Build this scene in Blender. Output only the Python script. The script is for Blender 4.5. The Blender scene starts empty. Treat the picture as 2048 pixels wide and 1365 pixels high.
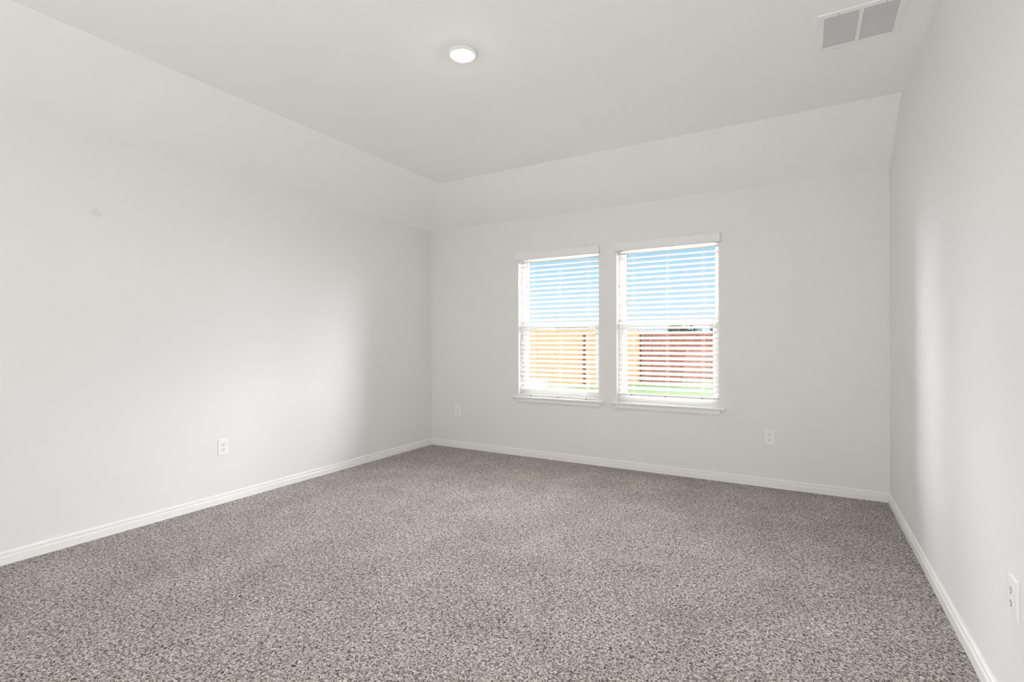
import bpy, bmesh, math, random
from mathutils import Vector, Matrix

random.seed(7)
sc = bpy.context.scene
COL = sc.collection
PI = math.pi

# ------------------------------------------------------------------ key dimensions (metres)
XL, XR = -3.702, 0.547          # side walls
YB, YR = 4.569, -1.25           # window wall, wall behind the camera
HW, HC, OFF = 2.44, 2.77, 0.53  # wall height, flat ceiling height, run of the sloped part
EYE = 1.191

# ------------------------------------------------------------------ camera
cam_d = bpy.data.cameras.new('camera')
cam_d.sensor_fit = 'HORIZONTAL'
cam_d.sensor_width = 36.0
cam_d.lens = 1010.8 / 2048 * 36
cam_d.clip_start = 0.02
cam_d.clip_end = 400
cam = bpy.data.objects.new('camera', cam_d)
COL.objects.link(cam)
yaw, pitch, roll = 0.5227, -0.0012, 0.0026
fwd = Vector((-math.sin(yaw) * math.cos(pitch), math.cos(yaw) * math.cos(pitch), math.sin(pitch)))
rgt = Vector((math.cos(yaw), math.sin(yaw), 0))
upv = rgt.cross(fwd)
r2 = rgt * math.cos(roll) - upv * math.sin(roll)
u2 = rgt * math.sin(roll) + upv * math.cos(roll)
M = Matrix.Identity(4)
for i in range(3):
    M[i][0], M[i][1], M[i][2] = r2[i], u2[i], -fwd[i]
M[2][3] = EYE
cam.matrix_world = M
sc.camera = cam

# ------------------------------------------------------------------ view
sc.view_settings.view_transform = 'Standard'
sc.view_settings.look = 'None'
sc.view_settings.gamma = 1
sc.view_settings.use_curve_mapping = False
sc.view_settings.exposure = 0.05
sc.cycles.max_bounces = 12
sc.cycles.diffuse_bounces = 9
sc.cycles.transparent_max_bounces = 12
sc.cycles.caustics_reflective = False
sc.cycles.caustics_refractive = False
sc.cycles.use_denoising = True

# ------------------------------------------------------------------ sky
SKY_FILL_RIGHT = 26.0      # bright sky patch added out of view to light the left wall
SKY_FILL_LEFT = 68.0
SKY_FILL_BAND = 18.0     # sky brightness raised above the visible strip to light the room
SKY_TOP = 13.0       # and raised overhead
world = bpy.data.worlds.new('sky')
sc.world = world
world.use_nodes = True
nt = world.node_tree
nt.nodes.clear()
wo = nt.nodes.new('ShaderNodeOutputWorld')
bg = nt.nodes.new('ShaderNodeBackground')
tc = nt.nodes.new('ShaderNodeTexCoord')
sep = nt.nodes.new('ShaderNodeSeparateXYZ')
ramp = nt.nodes.new('ShaderNodeValToRGB')
ramp.color_ramp.elements[0].position = 0.0
ramp.color_ramp.elements[0].color = (0.80, 0.90, 0.99, 1)
ramp.color_ramp.elements[1].position = 0.19
ramp.color_ramp.elements[1].color = (0.37, 0.69, 0.95, 1)
e = ramp.color_ramp.elements.new(0.07)
e.color = (0.62, 0.85, 0.98, 1)
mr = nt.nodes.new('ShaderNodeMapRange')
mr.interpolation_type = 'SMOOTHSTEP'
mr.inputs['From Min'].default_value = 0.19
mr.inputs['From Max'].default_value = 0.30
mr.inputs['To Min'].default_value = 1.0
mr.inputs['To Max'].default_value = SKY_FILL_BAND
nt.links.new(tc.outputs['Generated'], sep.inputs[0])
nt.links.new(sep.outputs['Z'], ramp.inputs[0])
nt.links.new(sep.outputs['Z'], mr.inputs['Value'])
mr2 = nt.nodes.new('ShaderNodeMapRange')
mr2.interpolation_type = 'SMOOTHSTEP'
mr2.inputs['From Min'].default_value = 0.42
mr2.inputs['From Max'].default_value = 0.65
mr2.inputs['To Min'].default_value = 1.0
mr2.inputs['To Max'].default_value = SKY_TOP / max(SKY_FILL_BAND, 0.001)
nt.links.new(sep.outputs['Z'], mr2.inputs['Value'])
mul = nt.nodes.new('ShaderNodeMath')
mul.operation = 'MULTIPLY'
nt.links.new(mr.outputs[0], mul.inputs[0])
nt.links.new(mr2.outputs[0], mul.inputs[1])
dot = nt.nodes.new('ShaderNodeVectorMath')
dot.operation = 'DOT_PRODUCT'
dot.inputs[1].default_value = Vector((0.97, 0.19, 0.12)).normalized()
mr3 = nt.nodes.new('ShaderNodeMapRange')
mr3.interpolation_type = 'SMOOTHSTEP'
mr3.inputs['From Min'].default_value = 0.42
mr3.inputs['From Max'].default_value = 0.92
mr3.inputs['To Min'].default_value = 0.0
mr3.inputs['To Max'].default_value = SKY_FILL_RIGHT
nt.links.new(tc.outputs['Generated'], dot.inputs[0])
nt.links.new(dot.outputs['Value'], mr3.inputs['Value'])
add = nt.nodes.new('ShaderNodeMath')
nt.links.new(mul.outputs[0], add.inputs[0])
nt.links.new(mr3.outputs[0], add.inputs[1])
# a second bright patch added low opposite, out of view, for the right wall
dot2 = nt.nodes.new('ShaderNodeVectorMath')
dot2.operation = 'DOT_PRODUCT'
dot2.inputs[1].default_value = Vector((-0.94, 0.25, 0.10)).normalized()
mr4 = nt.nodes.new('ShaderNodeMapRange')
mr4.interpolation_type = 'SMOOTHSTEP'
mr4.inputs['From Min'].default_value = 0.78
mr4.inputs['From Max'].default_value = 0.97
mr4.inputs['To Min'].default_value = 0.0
mr4.inputs['To Max'].default_value = SKY_FILL_LEFT
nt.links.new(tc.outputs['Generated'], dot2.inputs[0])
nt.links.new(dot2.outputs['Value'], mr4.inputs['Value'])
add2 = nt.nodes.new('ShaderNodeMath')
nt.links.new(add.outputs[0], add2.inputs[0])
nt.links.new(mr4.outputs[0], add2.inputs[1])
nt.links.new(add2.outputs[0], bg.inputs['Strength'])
# raised sky is white, the visible strip is blue
mr5 = nt.nodes.new('ShaderNodeMapRange')
mr5.inputs['From Min'].default_value = 1.0
mr5.inputs['From Max'].default_value = 5.0
cmix = nt.nodes.new('ShaderNodeMix')
cmix.data_type = 'RGBA'
cmix.inputs['B'].default_value = (0.955, 0.975, 1.0, 1)
nt.links.new(add2.outputs[0], mr5.inputs['Value'])
nt.links.new(mr5.outputs[0], cmix.inputs['Factor'])
nt.links.new(ramp.outputs[0], cmix.inputs['A'])
nt.links.new(cmix.outputs['Result'], bg.inputs['Color'])
nt.links.new(bg.outputs[0], wo.inputs['Surface'])

# ------------------------------------------------------------------ sun (beside the house, never straight into the room)
SUN = 9.0
sd = bpy.data.lights.new('sun', 'SUN')
sd.energy = SUN
sd.angle = 0.02
sd.color = (1.0, 0.95, 0.88)
so = bpy.data.objects.new('sun', sd)
COL.objects.link(so)
so.location = (20, 5, 20)
so.rotation_euler = Vector((0.93, -0.10, 0.95)).to_track_quat('Z', 'Y').to_euler()

# fill lamp added behind the camera, in front of the solid rear wall
REAR = 92.0
rd = bpy.data.lights.new('rear_fill', 'AREA')
rd.shape = 'RECTANGLE'
rd.size, rd.size_y = 2.30, 1.50
rd.energy = REAR
rd.color = (1.0, 0.992, 0.978)
ro = bpy.data.objects.new('rear_fill', rd)
COL.objects.link(ro)
ro.location = (-0.9, YR + .05, 0.9)
ro.rotation_euler = Vector((0, -0.9, -0.55)).to_track_quat('Z', 'Y').to_euler()

LAMP = 240.0         # radiance of the ceiling lamp's lens
LAMP_COLOR = (1.0, 0.975, 0.94)


# ------------------------------------------------------------------ materials
def mat(name, color, rough=0.6, spec=0.3, metal=0.0):
    m = bpy.data.materials.new(name)
    m.use_nodes = True
    b = m.node_tree.nodes['Principled BSDF']
    b.inputs['Base Color'].default_value = (*color, 1)
    b.inputs['Roughness'].default_value = rough
    b.inputs['Specular IOR Level'].default_value = spec
    b.inputs['Metallic'].default_value = metal
    return m


def nodes(m):
    return m.node_tree.nodes, m.node_tree.links, m.node_tree.nodes['Principled BSDF']


def paint(name, color, rough, scale, strength):
    """painted drywall with a faint orange-peel bump"""
    m = mat(name, color, rough, 0.25)
    N, L, b = nodes(m)
    t = N.new('ShaderNodeTexCoord')
    n = N.new('ShaderNodeTexNoise')
    n.inputs['Scale'].default_value = scale
    n.inputs['Detail'].default_value = 3
    bp = N.new('ShaderNodeBump')
    bp.inputs['Strength'].default_value = strength
    bp.inputs['Distance'].default_value = 0.002
    L.new(t.outputs['Object'], n.inputs['Vector'])
    L.new(n.outputs['Fac'], bp.inputs['Height'])
    L.new(bp.outputs['Normal'], b.inputs['Normal'])
    return m


WALL_C = (0.80, 0.797, 0.79)
m_wall = paint('wall_paint', WALL_C, 0.55, 160, 0.10)
m_ceil = paint('ceiling_paint', (0.88, 0.877, 0.87), 0.75, 90, 0.14)
m_trim = mat('trim_paint', (0.86, 0.855, 0.84), 0.35, 0.4)
m_vinyl = mat('white_vinyl', (0.88, 0.88, 0.87), 0.35, 0.4)
m_slat = mat('blind_slat', (0.90, 0.895, 0.88), 0.40, 0.4)
m_cord = mat('blind_cord', (0.86, 0.85, 0.82), 0.8, 0.1)
m_rail = mat('blind_rail', (0.84, 0.84, 0.83), 0.45, 0.3)
m_gasket = mat('rubber_gasket', (0.06, 0.065, 0.07), 0.7, 0.2)
m_plate = mat('outlet_plastic', (0.86, 0.86, 0.85), 0.35, 0.4)
m_slot = mat('outlet_slot', (0.05, 0.05, 0.05), 0.7, 0.1)
m_screw = mat('screw_metal', (0.55, 0.55, 0.54), 0.4, 0.5, 0.6)
m_vent = mat('vent_enamel', (0.84, 0.84, 0.83), 0.4, 0.4)
m_duct = mat('duct_metal', (0.22, 0.22, 0.22), 0.6, 0.3)
m_plug = mat('rail_plug', (0.16, 0.16, 0.16), 0.5, 0.3)


def touch_up(m):
    """a small round paint touch-up on the left wall, a shade darker than the rest"""
    N, L, b = nodes(m)
    g = N.new('ShaderNodeNewGeometry')
    d = N.new('ShaderNodeVectorMath')
    d.operation = 'DISTANCE'
    d.inputs[1].default_value = (XL, 1.394, 1.97)
    r = N.new('ShaderNodeMapRange')
    r.interpolation_type = 'SMOOTHSTEP'
    r.inputs['From Min'].default_value = 0.018
    r.inputs['From Max'].default_value = 0.034
    r.inputs['To Min'].default_value = 1
    r.inputs['To Max'].default_value = 0
    mx = N.new('ShaderNodeMix')
    mx.data_type = 'RGBA'
    mx.inputs['A'].default_value = (*WALL_C, 1)
    mx.inputs['B'].default_value = (WALL_C[0] * .90, WALL_C[1] * .925, WALL_C[2] * .92, 1)
    L.new(g.outputs['Position'], d.inputs[0])
    L.new(d.outputs['Value'], r.inputs['Value'])
    L.new(r.outputs[0], mx.inputs['Factor'])
    L.new(mx.outputs['Result'], b.inputs['Base Color'])


m_wall_left = paint('wall_paint_left', WALL_C, 0.55, 160, 0.10)
touch_up(m_wall_left)


def carpet():
    m = mat('carpet_pile', (0.3, 0.28, 0.26), 0.95, 0.05)
    N, L, b = nodes(m)
    t = N.new('ShaderNodeTexCoord')
    # twisted yarn: short fibres a few millimetres across, in greys and taupes; darkest stops paint crevice shade
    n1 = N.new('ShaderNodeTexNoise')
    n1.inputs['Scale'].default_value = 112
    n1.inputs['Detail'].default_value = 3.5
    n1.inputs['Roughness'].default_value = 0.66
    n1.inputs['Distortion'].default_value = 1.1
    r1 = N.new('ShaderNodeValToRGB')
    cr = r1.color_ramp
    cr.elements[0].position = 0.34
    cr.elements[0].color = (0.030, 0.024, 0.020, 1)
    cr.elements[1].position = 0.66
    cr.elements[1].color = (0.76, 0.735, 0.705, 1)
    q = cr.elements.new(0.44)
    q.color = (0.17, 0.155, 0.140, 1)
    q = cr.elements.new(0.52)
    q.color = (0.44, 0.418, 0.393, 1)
    # broad, very soft patches where the pile lies differently
    n2 = N.new('ShaderNodeTexNoise')
    n2.inputs['Scale'].default_value = 3.2
    n2.inputs['Detail'].default_value = 3
    r2_ = N.new('ShaderNodeMapRange')
    r2_.inputs['From Min'].default_value = 0.3
    r2_.inputs['From Max'].default_value = 0.7
    r2_.inputs['To Min'].default_value = 0.95
    r2_.inputs['To Max'].default_value = 1.17
    mu = N.new('ShaderNodeVectorMath')
    mu.operation = 'SCALE'
    bp = N.new('ShaderNodeBump')
    bp.inputs['Strength'].default_value = 0.9
    bp.inputs['Distance'].default_value = 0.006
    for n in (n1, n2):
        L.new(t.outputs['Object'], n.inputs['Vector'])
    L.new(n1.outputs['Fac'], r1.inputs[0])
    L.new(n2.outputs['Fac'], r2_.inputs['Value'])
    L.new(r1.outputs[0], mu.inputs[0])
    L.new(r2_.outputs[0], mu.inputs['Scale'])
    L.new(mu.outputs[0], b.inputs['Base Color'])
    L.new(n1.outputs['Fac'], bp.inputs['Height'])
    L.new(bp.outputs['Normal'], b.inputs['Normal'])
    return m


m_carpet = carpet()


def glass():
    m = bpy.data.materials.new('window_glass')
    m.use_nodes = True
    N, L = m.node_tree.nodes, m.node_tree.links
    N.clear()
    o = N.new('ShaderNodeOutputMaterial')
    mx = N.new('ShaderNodeMixShader')
    tr = N.new('ShaderNodeBsdfTransparent')
    tr.inputs[0].default_value = (0.975, 0.975, 0.975, 1)
    gl = N.new('ShaderNodeBsdfGlossy')
    gl.inputs['Roughness'].default_value = 0.02
    fr = N.new('ShaderNodeFresnel')
    fr.inputs['IOR'].default_value = 1.25
    L.new(fr.outputs[0], mx.inputs[0])
    L.new(tr.outputs[0], mx.inputs[1])
    L.new(gl.outputs[0], mx.inputs[2])
    L.new(mx.outputs[0], o.inputs['Surface'])
    return m


m_glass = glass()


def lamp_mat():
    m = bpy.data.materials.new('lamp_lens')
    m.use_nodes = True
    N, L = m.node_tree.nodes, m.node_tree.links
    N.clear()
    o = N.new('ShaderNodeOutputMaterial')
    em = N.new('ShaderNodeEmission')
    em.inputs['Color'].default_value = (*LAMP_COLOR, 1)
    em.inputs['Strength'].default_value = LAMP
    L.new(em.outputs[0], o.inputs['Surface'])
    return m


m_lamp = lamp_mat()


def noisy(name, c0, c1, scale, rough=0.8, stretch=(1, 1, 1), detail=4):
    m = mat(name, c0, rough, 0.15)
    N, L, b = nodes(m)
    t = N.new('ShaderNodeTexCoord')
    mp = N.new('ShaderNodeMapping')
    mp.inputs['Scale'].default_value = stretch
    n = N.new('ShaderNodeTexNoise')
    n.inputs['Scale'].default_value = scale
    n.inputs['Detail'].default_value = detail
    r = N.new('ShaderNodeValToRGB')
    r.color_ramp.elements[0].position = 0.3
    r.color_ramp.elements[0].color = (*c0, 1)
    r.color_ramp.elements[1].position = 0.7
    r.color_ramp.elements[1].color = (*c1, 1)
    L.new(t.outputs['Object'], mp.inputs[0])
    L.new(mp.outputs[0], n.inputs['Vector'])
    L.new(n.outputs['Fac'], r.inputs[0])
    L.new(r.outputs[0], b.inputs['Base Color'])
    return m


m_cedar = noisy('cedar_boards', (0.0750, 0.0340, 0.0140), (0.1200, 0.0600, 0.0260), 4, 0.8, (6, 6, 0.6))
m_redwood = noisy('red_brown_boards', (0.0333, 0.0114, 0.0076), (0.0808, 0.0342, 0.0209), 4, 0.8, (6, 6, 0.6))
m_grass = noisy('lawn_grass', (0.0168, 0.0308, 0.0098), (0.0280, 0.0476, 0.0154), 6, 0.9)
m_conc = noisy('concrete', (0.62, 0.60, 0.57), (0.72, 0.70, 0.67), 3, 0.85)
m_leaf = noisy('tree_leaves', (0.0030, 0.0050, 0.0020), (0.0080, 0.0120, 0.0050), 5, 0.7)
m_bark = noisy('tree_bark', (0.10, 0.07, 0.05), (0.18, 0.13, 0.10), 8, 0.9)
m_roof = noisy('roof_shingles', (0.0040, 0.0035, 0.0035), (0.0080, 0.0070, 0.0065), 12, 0.9)
m_brick = noisy('house_wall', (0.0500, 0.0400, 0.0350), (0.0700, 0.0600, 0.0500), 8, 0.9)
m_post = mat('fence_post_metal', (0.012, 0.010, 0.009), 0.6, 0.3, 0.3)
m_unit = mat('unit_casing', (0.0500, 0.0510, 0.0540), 0.5, 0.3)
m_unit_dark = mat('unit_grille', (0.0150, 0.0155, 0.0165), 0.6, 0.3)


# ------------------------------------------------------------------ builders
def link(name, bm, m, parent=None, smooth=False, bevel=0.0, seg=2):
    bmesh.ops.recalc_face_normals(bm, faces=bm.faces)
    me = bpy.data.meshes.new(name)
    bm.to_mesh(me)
    bm.free()
    if m is not None:
        me.materials.append(m)
    if smooth:
        for p in me.polygons:
            p.use_smooth = True
    o = bpy.data.objects.new(name, me)
    COL.objects.link(o)
    if parent is not None:
        o.parent = parent
    if bevel > 0:
        b = o.modifiers.new('bevel', 'BEVEL')
        b.width = bevel
        b.segments = seg
        b.limit_method = 'ANGLE'
        b.angle_limit = 0.6
    return o


def box(bm, x0, x1, y0, y1, z0, z1):
    v = [bm.verts.new(p) for p in ((x0, y0, z0), (x1, y0, z0), (x1, y1, z0), (x0, y1, z0),
                                   (x0, y0, z1), (x1, y0, z1), (x1, y1, z1), (x0, y1, z1))]
    for f in ((3, 2, 1, 0), (4, 5, 6, 7), (0, 1, 5, 4), (1, 2, 6, 5), (2, 3, 7, 6), (3, 0, 4, 7)):
        bm.faces.new([v[i] for i in f])
    return v


def prism(bm, prof, p0, p1, du, dv):
    """extrude a 2D profile (u, v) from p0 to p1"""
    p0, p1, du, dv = Vector(p0), Vector(p1), Vector(du), Vector(dv)
    a = [bm.verts.new(p0 + du * u + dv * v) for u, v in prof]
    b = [bm.verts.new(p1 + du * u + dv * v) for u, v in prof]
    n = len(prof)
    bm.faces.new(a)
    bm.faces.new(b[::-1])
    for i in range(n):
        bm.faces.new((a[i], b[i], b[(i + 1) % n], a[(i + 1) % n]))


def lathe(bm, prof, center, axis='Z', n=48):
    """revolve (r, h) about an axis through center"""
    c = Vector(center)
    rings = []
    for r, h in prof:
        ring = []
        for k in range(n if r > 1e-6 else 1):
            a = 2 * PI * k / n
            if axis == 'Z':
                p = Vector((r * math.cos(a), r * math.sin(a), h))
            elif axis == 'Y':
                p = Vector((r * math.cos(a), h, r * math.sin(a)))
            else:
                p = Vector((h, r * math.cos(a), r * math.sin(a)))
            ring.append(bm.verts.new(c + p))
        rings.append(ring)
    for a, b in zip(rings, rings[1:]):
        if len(a) == 1 and len(b) == 1:
            continue
        for k in range(n):
            k2 = (k + 1) % n
            if len(a) == 1:
                bm.faces.new((a[0], b[k], b[k2]))
            elif len(b) == 1:
                bm.faces.new((a[k], b[0], a[k2]))
            else:
                bm.faces.new((a[k], b[k], b[k2], a[k2]))


def rod(bm, p0, p1, r, n=10):
    p0, p1 = Vector(p0), Vector(p1)
    d = (p1 - p0).normalized()
    u = d.orthogonal().normalized()
    v = d.cross(u)
    prism(bm, [(r * math.cos(2 * PI * k / n), r * math.sin(2 * PI * k / n)) for k in range(n)], p0, p1, u, v)


def frame_ring(bm, x0, x1, z0, z1, w, y0, y1, wt=None, wb=None):
    """a rectangular frame as four mitre-free bars"""
    wt = w if wt is None else wt
    wb = w if wb is None else wb
    box(bm, x0, x0 + w, y0, y1, z0, z1)
    box(bm, x1 - w, x1, y0, y1, z0, z1)
    box(bm, x0 + w, x1 - w, y0, y1, z1 - wt, z1)
    box(bm, x0 + w, x1 - w, y0, y1, z0, z0 + wb)


def empty(name, loc=(0, 0, 0)):
    o = bpy.data.objects.new(name, None)
    o.empty_display_size = 0.1
    o.location = loc
    COL.objects.link(o)
    return o


def tag(o, label, cat, group=None):
    o['label'] = label
    o['category'] = cat
    if group:
        o['group'] = group
    return o


def struct(o, label=None):
    o['kind'] = 'structure'
    if label:
        o['label'] = label
    return o


# ------------------------------------------------------------------ openings
OP = [(-2.554, -1.681), (-1.507, -0.6175)]
OZ0, OZ1 = 0.600, 2.060
WT = 0.17                       # window wall thickness


def wall_with_holes():
    bm = bmesh.new()
    xs = [XL - .16, OP[0][0], OP[0][1], OP[1][0], OP[1][1], XR + .16]
    zs = [-.30, OZ0, OZ1, HW]
    hole = {(1, 1), (3, 1)}

    def q(*p):
        bm.faces.new([bm.verts.new(v) for v in p])
    y0, y1 = YB, YB + WT
    for i in range(5):
        for k in range(3):
            if (i, k) in hole:
                a, b, c, d = xs[i], xs[i + 1], zs[k], zs[k + 1]
                q((a, y0, c), (a, y1, c), (a, y1, d), (a, y0, d))
                q((b, y0, c), (b, y0, d), (b, y1, d), (b, y1, c))
                q((a, y0, c), (b, y0, c), (b, y1, c), (a, y1, c))
                q((a, y0, d), (a, y1, d), (b, y1, d), (b, y0, d))
                continue
            for y in (y0, y1):
                q((xs[i], y, zs[k]), (xs[i + 1], y, zs[k]), (xs[i + 1], y, zs[k + 1]), (xs[i], y, zs[k + 1]))
    q((xs[0], y0, zs[0]), (xs[0], y1, zs[0]), (xs[0], y1, zs[3]), (xs[0], y0, zs[3]))
    q((xs[5], y0, zs[0]), (xs[5], y1, zs[0]), (xs[5], y1, zs[3]), (xs[5], y0, zs[3]))
    q((xs[0], y0, zs[3]), (xs[5], y0, zs[3]), (xs[5], y1, zs[3]), (xs[0], y1, zs[3]))
    bmesh.ops.remove_doubles(bm, verts=bm.verts, dist=1e-5)
    return bm


# ------------------------------------------------------------------ room shell
struct(link('wall_back', wall_with_holes(), m_wall))
bm = bmesh.new()
box(bm, XL - .16, XL, YR, YB, -.30, HW)
struct(link('wall_left', bm, m_wall_left))
bm = bmesh.new()
box(bm, XR, XR + .16, YR, YB, -.30, HC + .25)
struct(link('wall_right', bm, m_wall))
bm = bmesh.new()
box(bm, XL - .16, XR + .16, YR - .16, YR, -.30, HC + .25)
struct(link('wall_rear', bm, m_wall))
bm = bmesh.new()
box(bm, XL, XR, YR, YB, -.30, 0)
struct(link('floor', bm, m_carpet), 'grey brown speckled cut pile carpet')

bm = bmesh.new()
T = HC + .25
A = [bm.verts.new(p) for p in (
    (XL, YR, HW), (XL, YB, HW), (XR, YB, HW), (XR, YB - OFF, HC), (XR, YR, HC),
    (XL + OFF, YB - OFF, HC), (XL + OFF, YR, HC),
    (XL - .16, YR, HW), (XL - .16, YB + WT, HW), (XR, YB + WT, HW),
    (XL - .16, YR, T), (XL - .16, YB + WT, T), (XR, YB + WT, T), (XR, YR, T))]
for f in ((0, 1, 5, 6), (1, 2, 3, 5), (6, 5, 3, 4), (0, 7, 8, 1), (1, 8, 9, 2),
          (7, 10, 11, 8), (8, 11, 12, 9), (10, 13, 12, 11), (0, 6, 4, 13, 10, 7), (4, 3, 2, 9, 12, 13)):
    bm.faces.new([A[i] for i in f])
struct(link('ceiling', bm, m_ceil))

# baseboards: flat face, groove, small stepped cap
BH = 0.071
BP = [(0, 0), (.0140, 0), (.0140, .040), (.0125, .0425), (.0125, .0450), (.0075, .0480), (.0065, .0510), (.0110, .0545),
      (.0108, .064), (.0060, .0705), (.0035, BH), (0, BH)]
for nm, p0, p1, du in (('baseboard_left', (XL, YR, 0), (XL, YB, 0), (1, 0, 0)),
                       ('baseboard_back', (XL + .010, YB, 0), (XR - .010, YB, 0), (0, -1, 0)),
                       ('baseboard_right', (XR, YR, 0), (XR, YB, 0), (-1, 0, 0)),
                       ('baseboard_rear', (XL + .010, YR, 0), (XR - .010, YR, 0), (0, 1, 0))):
    bm = bmesh.new()
    prism(bm, BP, p0, p1, du, (0, 0, 1))
    struct(link(nm, bm, m_trim))


# ------------------------------------------------------------------ windows (single-hung vinyl units, with wooden stool and apron)
ZM0, ZM1 = 1.322, 1.372         # meeting rail
SILL = 0.617


def window(n, x0, x1):
    r = empty('window_%d' % n, ((x0 + x1) / 2, YB + .12, SILL))
    struct(r, 'white vinyl single hung window')
    r.matrix_world = Matrix.Identity(4)
    g = .001
    bm = bmesh.new()
    frame_ring(bm, x0 + g, x1 - g, OZ0 + g, OZ1 - g, .030, YB + .085, YB + .165, wb=.040)
    link('frame', bm, m_vinyl, r, bevel=.002)
    zf0, zf1 = OZ0 + .041, OZ1 - .031
    xa, xb = x0 + .031, x1 - .031
    bm = bmesh.new()
    frame_ring(bm, xa, xb, ZM0 + .004, zf1, .014, YB + .130, YB + .160, wb=.040)
    us = link('upper_sash', bm, m_vinyl, r, bevel=.002)
    bm = bmesh.new()
    box(bm, xa + .012, xb - .012, YB + .143, YB + .147, ZM0 + .03, zf1 - .012)
    link('glass_pane', bm, m_glass, us)
    bm = bmesh.new()
    frame_ring(bm, xa, xb, zf0, ZM1, .030, YB + .092, YB + .128, wt=ZM1 - ZM0, wb=.045)
    ls = link('lower_sash', bm, m_vinyl, r, bevel=.003)
    bm = bmesh.new()
    box(bm, xa + .028, xb - .028, YB + .108, YB + .112, zf0 + .043, ZM0 + .002)
    link('glass_pane', bm, m_glass, ls)
    # dark gasket line round the lower pane
    bm = bmesh.new()
    frame_ring(bm, xa + .0285, xb - .0285, zf0 + .0435, ZM0 + .0015, .004, YB + .1035, YB + .1075)
    link('gasket', bm, m_gasket, ls)
    bm = bmesh.new()
    xm = (x0 + x1) / 2
    box(bm, xm - .03, xm + .03, YB + .084, YB + .0915, ZM1 - .022, ZM1 - .004)
    box(bm, xm - .008, xm + .022, YB + .072, YB + .084, ZM1 - .017, ZM1 - .009)
    link('sash_lock', bm, m_vinyl, ls, bevel=.002)
    # stool: rounded nose, horns past the opening, fills the bottom of the reveal
    bm = bmesh.new()
    h = .050
    box(bm, x0 + g, x1 - g, YB - .002, YB + .084, OZ0 + g, SILL)
    nose = [(0, 0), (.034, 0), (.040, .004), (.042, .0095), (.040, .015), (.034, .019), (0, .019)]
    prism(bm, nose, (x0 - h, YB, SILL - .019), (x1 + h, YB, SILL - .019), (0, -1, 0), (0, 0, 1))
    st = link('window_sill', bm, m_trim, r)
    bm = bmesh.new()
    ap = [(0, 0), (.010, 0), (.014, .003), (.014, .006), (.018, .012), (.018, .044), (0, .044)]
    prism(bm, ap, (x0 - .012, YB, SILL - .0635), (x1 + .012, YB, SILL - .0635), (0, -1, 0), (0, 0, 1))
    link('apron', bm, m_trim, st)
    return r


for i, (a, b) in enumerate(OP):
    window(i + 1, a, b)

# frame added round the fill lamp on the solid wall behind the camera
r3 = struct(empty('window_3'), 'white frame added round the fill lamp behind the camera')
bm = bmesh.new()
frame_ring(bm, -2.13, 0.33, .07, 1.73, .07, YR + .001, YR + .03)
link('frame', bm, m_vinyl, r3, bevel=.003)


# ------------------------------------------------------------------ blinds
PITCH = .0462
TILT = math.radians(25)


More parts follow.
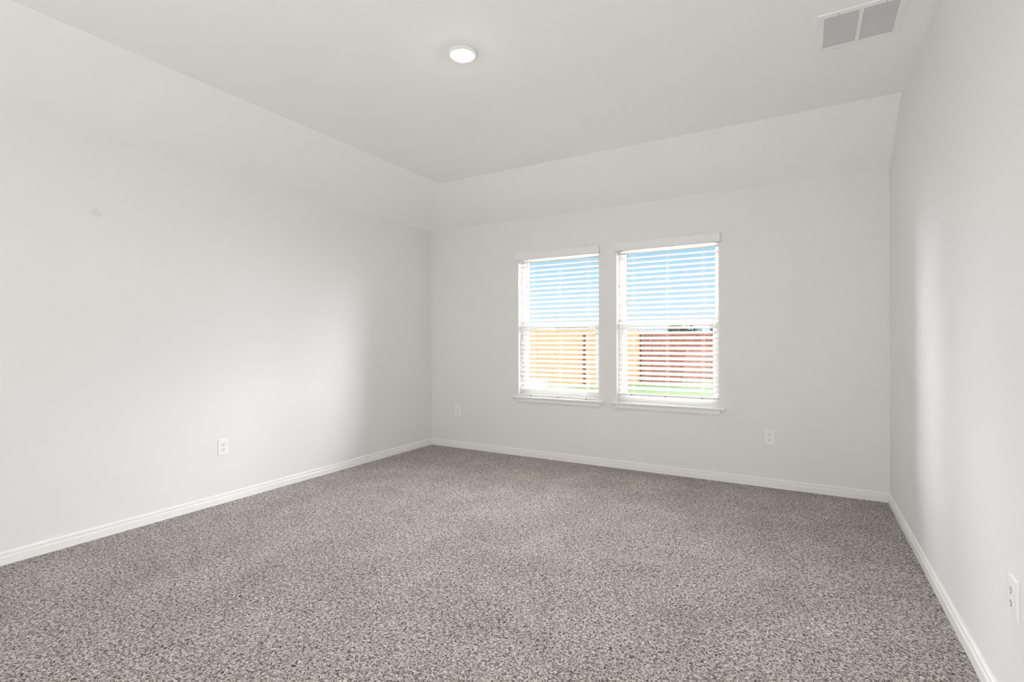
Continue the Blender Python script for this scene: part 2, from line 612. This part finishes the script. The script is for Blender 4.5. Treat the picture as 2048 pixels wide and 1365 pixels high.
def blind(x0, x1, zbot, label, wand_x):
    r = empty('window_blind', ((x0 + x1) / 2, YB, zbot))
    tag(r, label, 'blind', 'white horizontal window blinds')
    base = Vector(r.location)
    cx = 0.0
    hw = (x1 - x0) / 2 - .007
    yc = .040                    # slat centre behind the wall face
    # valance in front of the wall face, with returned ends
    bm = bmesh.new()
    hv = (x1 - x0) / 2 + .014
    z0, z1 = 2.016 - zbot, 2.094 - zbot
    prof = [(0, 0), (.006, 0), (.009, .006), (.009, .060), (.005, .066), (.005, .072), (.002, .078), (-.003, .078), (-.003, .003)]
    prism(bm, prof, (-hv, -.026, z0), (hv, -.026, z0), (0, -1, 0), (0, 0, 1))
    for s in (-1, 1):
        xa, xb = sorted((s * hv, s * (hv - .008)))
        box(bm, xa, xb, -.0262, -.001, z0 + .001, z1 - .003)
    link('valance', bm, m_rail, r, bevel=.0012)
    bm = bmesh.new()
    box(bm, -hw, hw, .012, .066, 2.022 - zbot, OZ1 - .002 - zbot)
    link('headrail', bm, m_rail, r)
    # bottom rail
    bm = bmesh.new()
    box(bm, -hw, hw, yc - .026, yc + .026, 0, .019)
    br = link('bottom_rail', bm, m_rail, r, bevel=.003)
    lad = [-hw + .13, 0.0, hw - .13]
    for lx in lad:
        bm = bmesh.new()
        lathe(bm, [(0, -.0015), (.0055, -.0012), (.0062, 0), (.0062, .001), (0, .001)], (lx, yc - .0262, .006), 'Y', 16)
        link('rail_plug', bm, m_plug, br)
    # slats
    top = 2.022 - zbot
    n = int((top - .019 - .016) / PITCH)
    zs = [top - .012 - PITCH * (k + .35) for k in range(n)]
    zs = [z for z in zs if z > .019 + .013]
    me = None
    ca, sa = math.cos(TILT), math.sin(TILT)
    for z in zs:
        if me is None:
            bm = bmesh.new()
            pr = []
            W, Th, Cr = .025, .0014, .0012
            for k in range(7):
                u = -W + 2 * W * k / 6
                pr.append((u, Th + Cr * (1 - (u / W) ** 2)))
            for k in range(6, -1, -1):
                u = -W + 2 * W * k / 6
                pr.append((u, -Th + Cr * (1 - (u / W) ** 2)))
            # u runs outwards: outer edge high, room edge low
            prism(bm, pr, (-hw, 0, 0), (hw, 0, 0), (0, ca, sa), (0, -sa, ca))
            s = link('slat', bm, m_slat, r)
            me = s
        else:
            s = me.copy()
            COL.objects.link(s)
            s.parent = r
        s.location = (0, yc, z)
    # ladders: front and back strings plus the lift cord
    for lx in lad:
        bm = bmesh.new()
        rod(bm, (lx, yc - .0255, .019), (lx, yc - .0255, top), .0009, 6)
        rod(bm, (lx, yc + .0255, .019), (lx, yc + .0255, top), .0009, 6)
        rod(bm, (lx + .012, yc + .0262, .019), (lx + .012, yc + .0262, top), .0011, 6)
        link('ladder_cord', bm, m_cord, r)
    # tilt wand
    bm = bmesh.new()
    wx = wand_x - r.location.x
    rod(bm, (wx, .004, 2.020 - zbot), (wx, .001, 1.548 - zbot), .0038, 8)
    rod(bm, (wx, .001, 1.548 - zbot), (wx, .001, 1.520 - zbot), .0052, 8)
    link('tilt_wand', bm, m_cord, r)
    return r


blind(OP[0][0], OP[0][1], SILL + .001, 'left white slatted blind lowered until its rail rests on the sill', OP[0][0] + .100)
blind(OP[1][0], OP[1][1], SILL + .062, 'right white slatted blind hanging a little short of its sill', OP[1][0] + .100)


# ------------------------------------------------------------------ outlets
def outlet_proto():
    r = empty('wall_outlet')
    bm = bmesh.new()
    w, h, t = .0395, .0615, .0058
    a = [(-w, -h), (w, -h), (w, h), (-w, h)]
    i = .006
    b = [(-w + i, -h + i), (w - i, -h + i), (w - i, h - i), (-w + i, h - i)]
    v0 = [bm.verts.new((x, 0, z)) for x, z in a]
    v1 = [bm.verts.new((x, -.0025, z)) for x, z in a]
    v2 = [bm.verts.new((x, -t, z)) for x, z in b]
    for p, q in ((v0, v1), (v1, v2)):
        for k in range(4):
            bm.faces.new((p[k], p[(k + 1) % 4], q[(k + 1) % 4], q[k]))
    bm.faces.new(v2)
    bm.faces.new(v0)
    link('cover_plate', bm, m_plate, r)
    for s in (1, -1):
        cz = s * .0195
        bm = bmesh.new()
        R = .0172
        pr = []
        for k in range(32):
            an = 2 * PI * k / 32
            pr.append((R * math.cos(an), max(-.0132, min(.0132, R * math.sin(an)))))
        prism(bm, pr, (0, -t + .001, cz), (0, -t - .0022, cz), (1, 0, 0), (0, 0, 1))
        rc = link('receptacle', bm, m_plate, r, bevel=.0006)
        bm = bmesh.new()
        y0, y1 = -t - .0027, -t - .0021
        box(bm, -.0074, -.0052, y0, y1, cz - .001, cz + .0085)
        link('slot', bm, m_slot, rc)
        bm = bmesh.new()
        box(bm, .0052, .0074, y0, y1, cz, cz + .0075)
        link('slot', bm, m_slot, rc)
        bm = bmesh.new()
        pr = [(.0030 * math.cos(q), .0030 * math.sin(q)) for q in [PI + PI * k / 8 for k in range(9)]] + [(.0030, .002), (-.0030, .002)]
        prism(bm, pr, (0, y1, cz - .0065), (0, y0, cz - .0065), (1, 0, 0), (0, 0, 1))
        link('ground_hole', bm, m_slot, rc)
    bm = bmesh.new()
    lathe(bm, [(0, -t - .0012), (.0022, -t - .001), (.0032, -t), (.0032, -t + .001)], (0, 0, 0), 'Y', 16)
    link('screw', bm, m_plate, r)
    return r


def copy_tree(o, parent=None):
    c = o.copy()
    COL.objects.link(c)
    if parent is not None:
        c.parent = parent
    for ch in list(o.children):
        copy_tree(ch, c)
    return c


first = outlet_proto()
spots = [((-3.330, YB - .0005, .410), 0, 'white duplex outlet on the window wall beside the left room corner'),
         ((-0.235, YB - .0005, .403), 0, 'white duplex outlet on the window wall to the right of both windows'),
         ((XL + .0005, 2.160, .411), PI / 2, 'white duplex outlet low on the long left wall'),
         ((XR - .0005, 2.058, .418), -PI / 2, 'white duplex outlet on the near right wall, at the picture edge')]
for k, (loc, rz, lab) in enumerate(spots):
    o = first if k == 0 else copy_tree(first)
    o.location = loc
    o.rotation_euler = (0, 0, rz)
    tag(o, lab, 'outlet', 'white wall outlets')


# ------------------------------------------------------------------ ceiling lamp
r = tag(empty('ceiling_light', (-1.620, 2.275, HC)), 'round white disc lamp glowing on the flat ceiling', 'ceiling light')
bm = bmesh.new()
lathe(bm, [(.0605, -.002), (.0605, -.0115), (.064, -.0140), (.072, -.0125), (.081, -.0055), (.0835, -.0005), (.0605, -.0005)], (0, 0, 0), 'Z', 64)
link('trim_ring', bm, m_plate, r, smooth=True)
bm = bmesh.new()
lathe(bm, [(0, -.0220), (.020, -.0216), (.040, -.0192), (.052, -.0160), (.0598, -.0120), (.0598, -.004), (0, -.004)], (0, 0, 0), 'Z', 64)
link('lens', bm, m_lamp, r, smooth=True)

# ------------------------------------------------------------------ ceiling vent
VX0, VX1, VY0, VY1 = .060, .430, 2.882, 3.245
r = tag(empty('ceiling_vent', ((VX0 + VX1) / 2, (VY0 + VY1) / 2, HC)), 'white square ceiling grille with two louvered panels', 'vent')
hx, hy = (VX1 - VX0) / 2, (VY1 - VY0) / 2
ix, iy = hx - .034, hy - .032
bm = bmesh.new()


def flange(bm, hx, hy, ix, iy):
    def ring(x, y, z):
        return [bm.verts.new((sx * x, sy * y, z)) for sx, sy in ((-1, -1), (1, -1), (1, 1), (-1, 1))]
    R = [ring(hx, hy, -.0005), ring(hx - .003, hy - .003, -.007), ring(ix + .002, iy + .002, -.009), ring(ix, iy, -.007), ring(ix, iy, -.0005)]
    R.append(R[0])
    for a, b in zip(R, R[1:]):
        for k in range(4):
            bm.faces.new((a[k], a[(k + 1) % 4], b[(k + 1) % 4], b[k]))


flange(bm, hx, hy, ix, iy)
link('frame', bm, m_vent, r)
bm = bmesh.new()
box(bm, -.0085, .0085, -iy + .0005, iy - .0005, -.0085, -.002)
link('center_bar', bm, m_vent, r)
bm = bmesh.new()
box(bm, -ix + .0005, ix - .0005, -iy + .0005, iy - .0005, -.0012, -.0006)
link('duct_backing', bm, m_duct, r)
NS = 25
for s in (-1, 1):
    bm = bmesh.new()
    xa, xb = sorted((s * .009, s * (ix - .0005)))
    for k in range(NS):
        y = -iy + .005 + (2 * iy - .010) * k / (NS - 1)
        # thin blades, room-side edge towards the window wall
        prism(bm, [(-.0023, .0010), (-.0027, .0004), (.0023, -.0010), (.0027, -.0004)],
              (xa, y, -.0042), (xb, y, -.0042), (0, 1, 0), (0, 0, 1))
    link('louver_panel', bm, m_vent, r)
for sx, sy in ((-1, -1), (1, -1), (-1, 1), (1, 1)):
    bm = bmesh.new()
    lathe(bm, [(0, -.0105), (.0025, -.0102), (.0036, -.0085), (.0036, -.007)], (sx * .095, sy * (hy - .016), 0), 'Z', 14)
    link('screw', bm, m_screw, r)


# ------------------------------------------------------------------ outside
GZ = -.34
bm = bmesh.new()
N_ = 24
g = [[bm.verts.new((-45 + 90 * i / N_, YB + WT + .02 + 80 * k / N_, GZ)) for i in range(N_ + 1)] for k in range(N_ + 1)]
for k in range(N_):
    for i in range(N_):
        bm.faces.new((g[k][i], g[k][i + 1], g[k + 1][i + 1], g[k + 1][i]))
o = link('lawn', bm, m_grass)
o['kind'] = 'stuff'
tag(o, 'green mown lawn seen through the right window blind', 'lawn')
bm = bmesh.new()
box(bm, -7.5, 4.0, YB + WT + .03, 9.6, GZ - .1, GZ + .10)
struct(link('bounce_slab', bm, m_conc), 'unseen pale concrete slab added to bounce daylight indoors')  # added out of view, bounces daylight up through the windows


def fence(A, B, height, board, label, m, post_m, posts, seed):
    """upright boards on rails between posts, following the line A-B"""
    rnd = random.Random(seed)
    A, B = Vector((*A, GZ)), Vector((*B, GZ))
    d = (B - A)
    Ln = d.length
    d.normalize()
    nrm = Vector((-d.y, d.x, 0))
    if nrm.y > 0:
        nrm = -nrm               # towards the house
    r = tag(empty('wooden_fence', A), label, 'fence')
    bm = bmesh.new()
    k = 0.0
    while k < Ln - .01:
        w = min(board - .006, Ln - k)
        t = .018
        off = rnd.uniform(-.004, .004)
        hh = height + rnd.uniform(-.015, .015)
        pr = [(0, .05), (w, .05), (w, hh - .04), (w * .8, hh), (w * .2, hh), (0, hh - .04)]
        prism(bm, pr, d * k + nrm * off, d * k + nrm * (off + t), d, (0, 0, 1))
        k += board
    link('board_panel', bm, m, r)
    for z in (.30, .95, 1.60):
        bm = bmesh.new()
        prism(bm, [(-.062, z), (-.010, z), (-.010, z + .085), (-.062, z + .085)], Vector((0, 0, 0)), d * Ln, nrm, (0, 0, 1))
        link('rail', bm, m, r)
    for q, h in posts:
        bm = bmesh.new()
        c = d * q + nrm * .065
        rod(bm, c, c + Vector((0, 0, h)), .032, 12)
        link('post', bm, post_m, r)
    return r


CORNER = (-4.9, 17.7)
fence(CORNER, (-9.4, 11.2), 1.86, .14, 'sunlit orange cedar fence seen through the left window', m_cedar, m_post,
      [(0.1, 1.8), (2.45, 1.75), (4.9, 1.75), (7.3, 1.75)], 3)
fence((3.5, 20.75), (-4.895, 17.712), 1.77, .14, 'darker red brown board fence seen through the right window', m_redwood, m_post,
      [(0.3, 1.8), (2.7, 1.8), (5.1, 1.8)], 5)


# boxy pale unit standing low outside the left window
def unit():
    r = tag(empty('cooling_unit', (-3.95, 7.05, GZ + .10)), 'pale boxy unit standing low outside the left window', 'cooling unit')
    bm = bmesh.new()
    box(bm, -.40, .36, -.38, .38, .04, .78)
    link('casing', bm, m_unit, r, bevel=.03, seg=3)
    bm = bmesh.new()
    for k in range(16):
        z = .12 + .036 * k
        box(bm, -.34, .30, -.388, -.3795, z, z + .012)
        box(bm, .3595, .368, -.32, .32, z, z + .012)
    link('grille', bm, m_unit_dark, r)
    bm = bmesh.new()
    box(bm, -.42, .38, -.40, .40, 0, .04)
    link('base_pan', bm, m_unit_dark, r)
    bm = bmesh.new()
    lathe(bm, [(0, .79), (.28, .79), (.29, .781), (.29, .775)], (-.02, 0, 0), 'Z', 32)
    link('fan_guard', bm, m_unit_dark, r)


unit()


def tree(x, y, h, rad, label, seed):
    rnd = random.Random(seed)
    r = tag(empty('tree', (x, y, GZ)), label, 'tree', 'trees beyond the fence')
    bm = bmesh.new()
    lathe(bm, [(.16, 0), (.11, h * .3), (.08, h * .55), (.02, h * .8)], (0, 0, 0), 'Z', 10)
    link('trunk', bm, m_bark, r)
    bm = bmesh.new()
    for k in range(900):
        a, c = rnd.uniform(0, 2 * PI), rnd.uniform(-1, 1)
        s = rad * (rnd.random() ** .45) * (.8 + .3 * math.sin(3 * a + seed))
        q = Vector((s * math.cos(a) * math.sqrt(1 - c * c), s * math.sin(a) * math.sqrt(1 - c * c), h - rad * .9 + s * c * .85))
        u = Vector((rnd.uniform(-1, 1), rnd.uniform(-1, 1), rnd.uniform(-1, 1))).normalized() * rnd.uniform(.10, .2)
        v = u.orthogonal().normalized() * rnd.uniform(.06, .12)
        bm.faces.new([bm.verts.new(q - u), bm.verts.new(q + v), bm.verts.new(q + u), bm.verts.new(q - v)])
    link('crown', bm, m_leaf, r)


for x, y, h, rad, lab, sd_ in ((-5.6, 27.5, 2.55, 1.0, 'low dark tree left of the group behind the red brown fence', 1),
                               (-3.2, 26.5, 2.50, 1.05, 'low dark tree in the middle of the group behind the red brown fence', 2),
                               (-0.9, 27.0, 2.60, 1.1, 'low dark tree right of the group behind the red brown fence', 4)):
    tree(x, y, h, rad, lab, sd_)

# neighbouring roof just showing over the orange fence
r = tag(empty('neighbor_house', (-13.3, 31.0, GZ)), 'low house with a dark roof beyond the orange fence', 'house')
bm = bmesh.new()
box(bm, -4.0, 4.0, -3.0, 3.0, 0, 1.55)
link('wall', bm, m_brick, r)
bm = bmesh.new()
v = [bm.verts.new(p) for p in ((-4.4, -3.4, 1.5), (4.4, -3.4, 1.5), (4.4, 3.4, 1.5), (-4.4, 3.4, 1.5), (-1.0, 0, 2.40), (1.0, 0, 2.40))]
for f in ((0, 1, 5, 4), (1, 2, 5), (2, 3, 4, 5), (3, 0, 4), (3, 2, 1, 0)):
    bm.faces.new([v[i] for i in f])
link('roof', bm, m_roof, r)
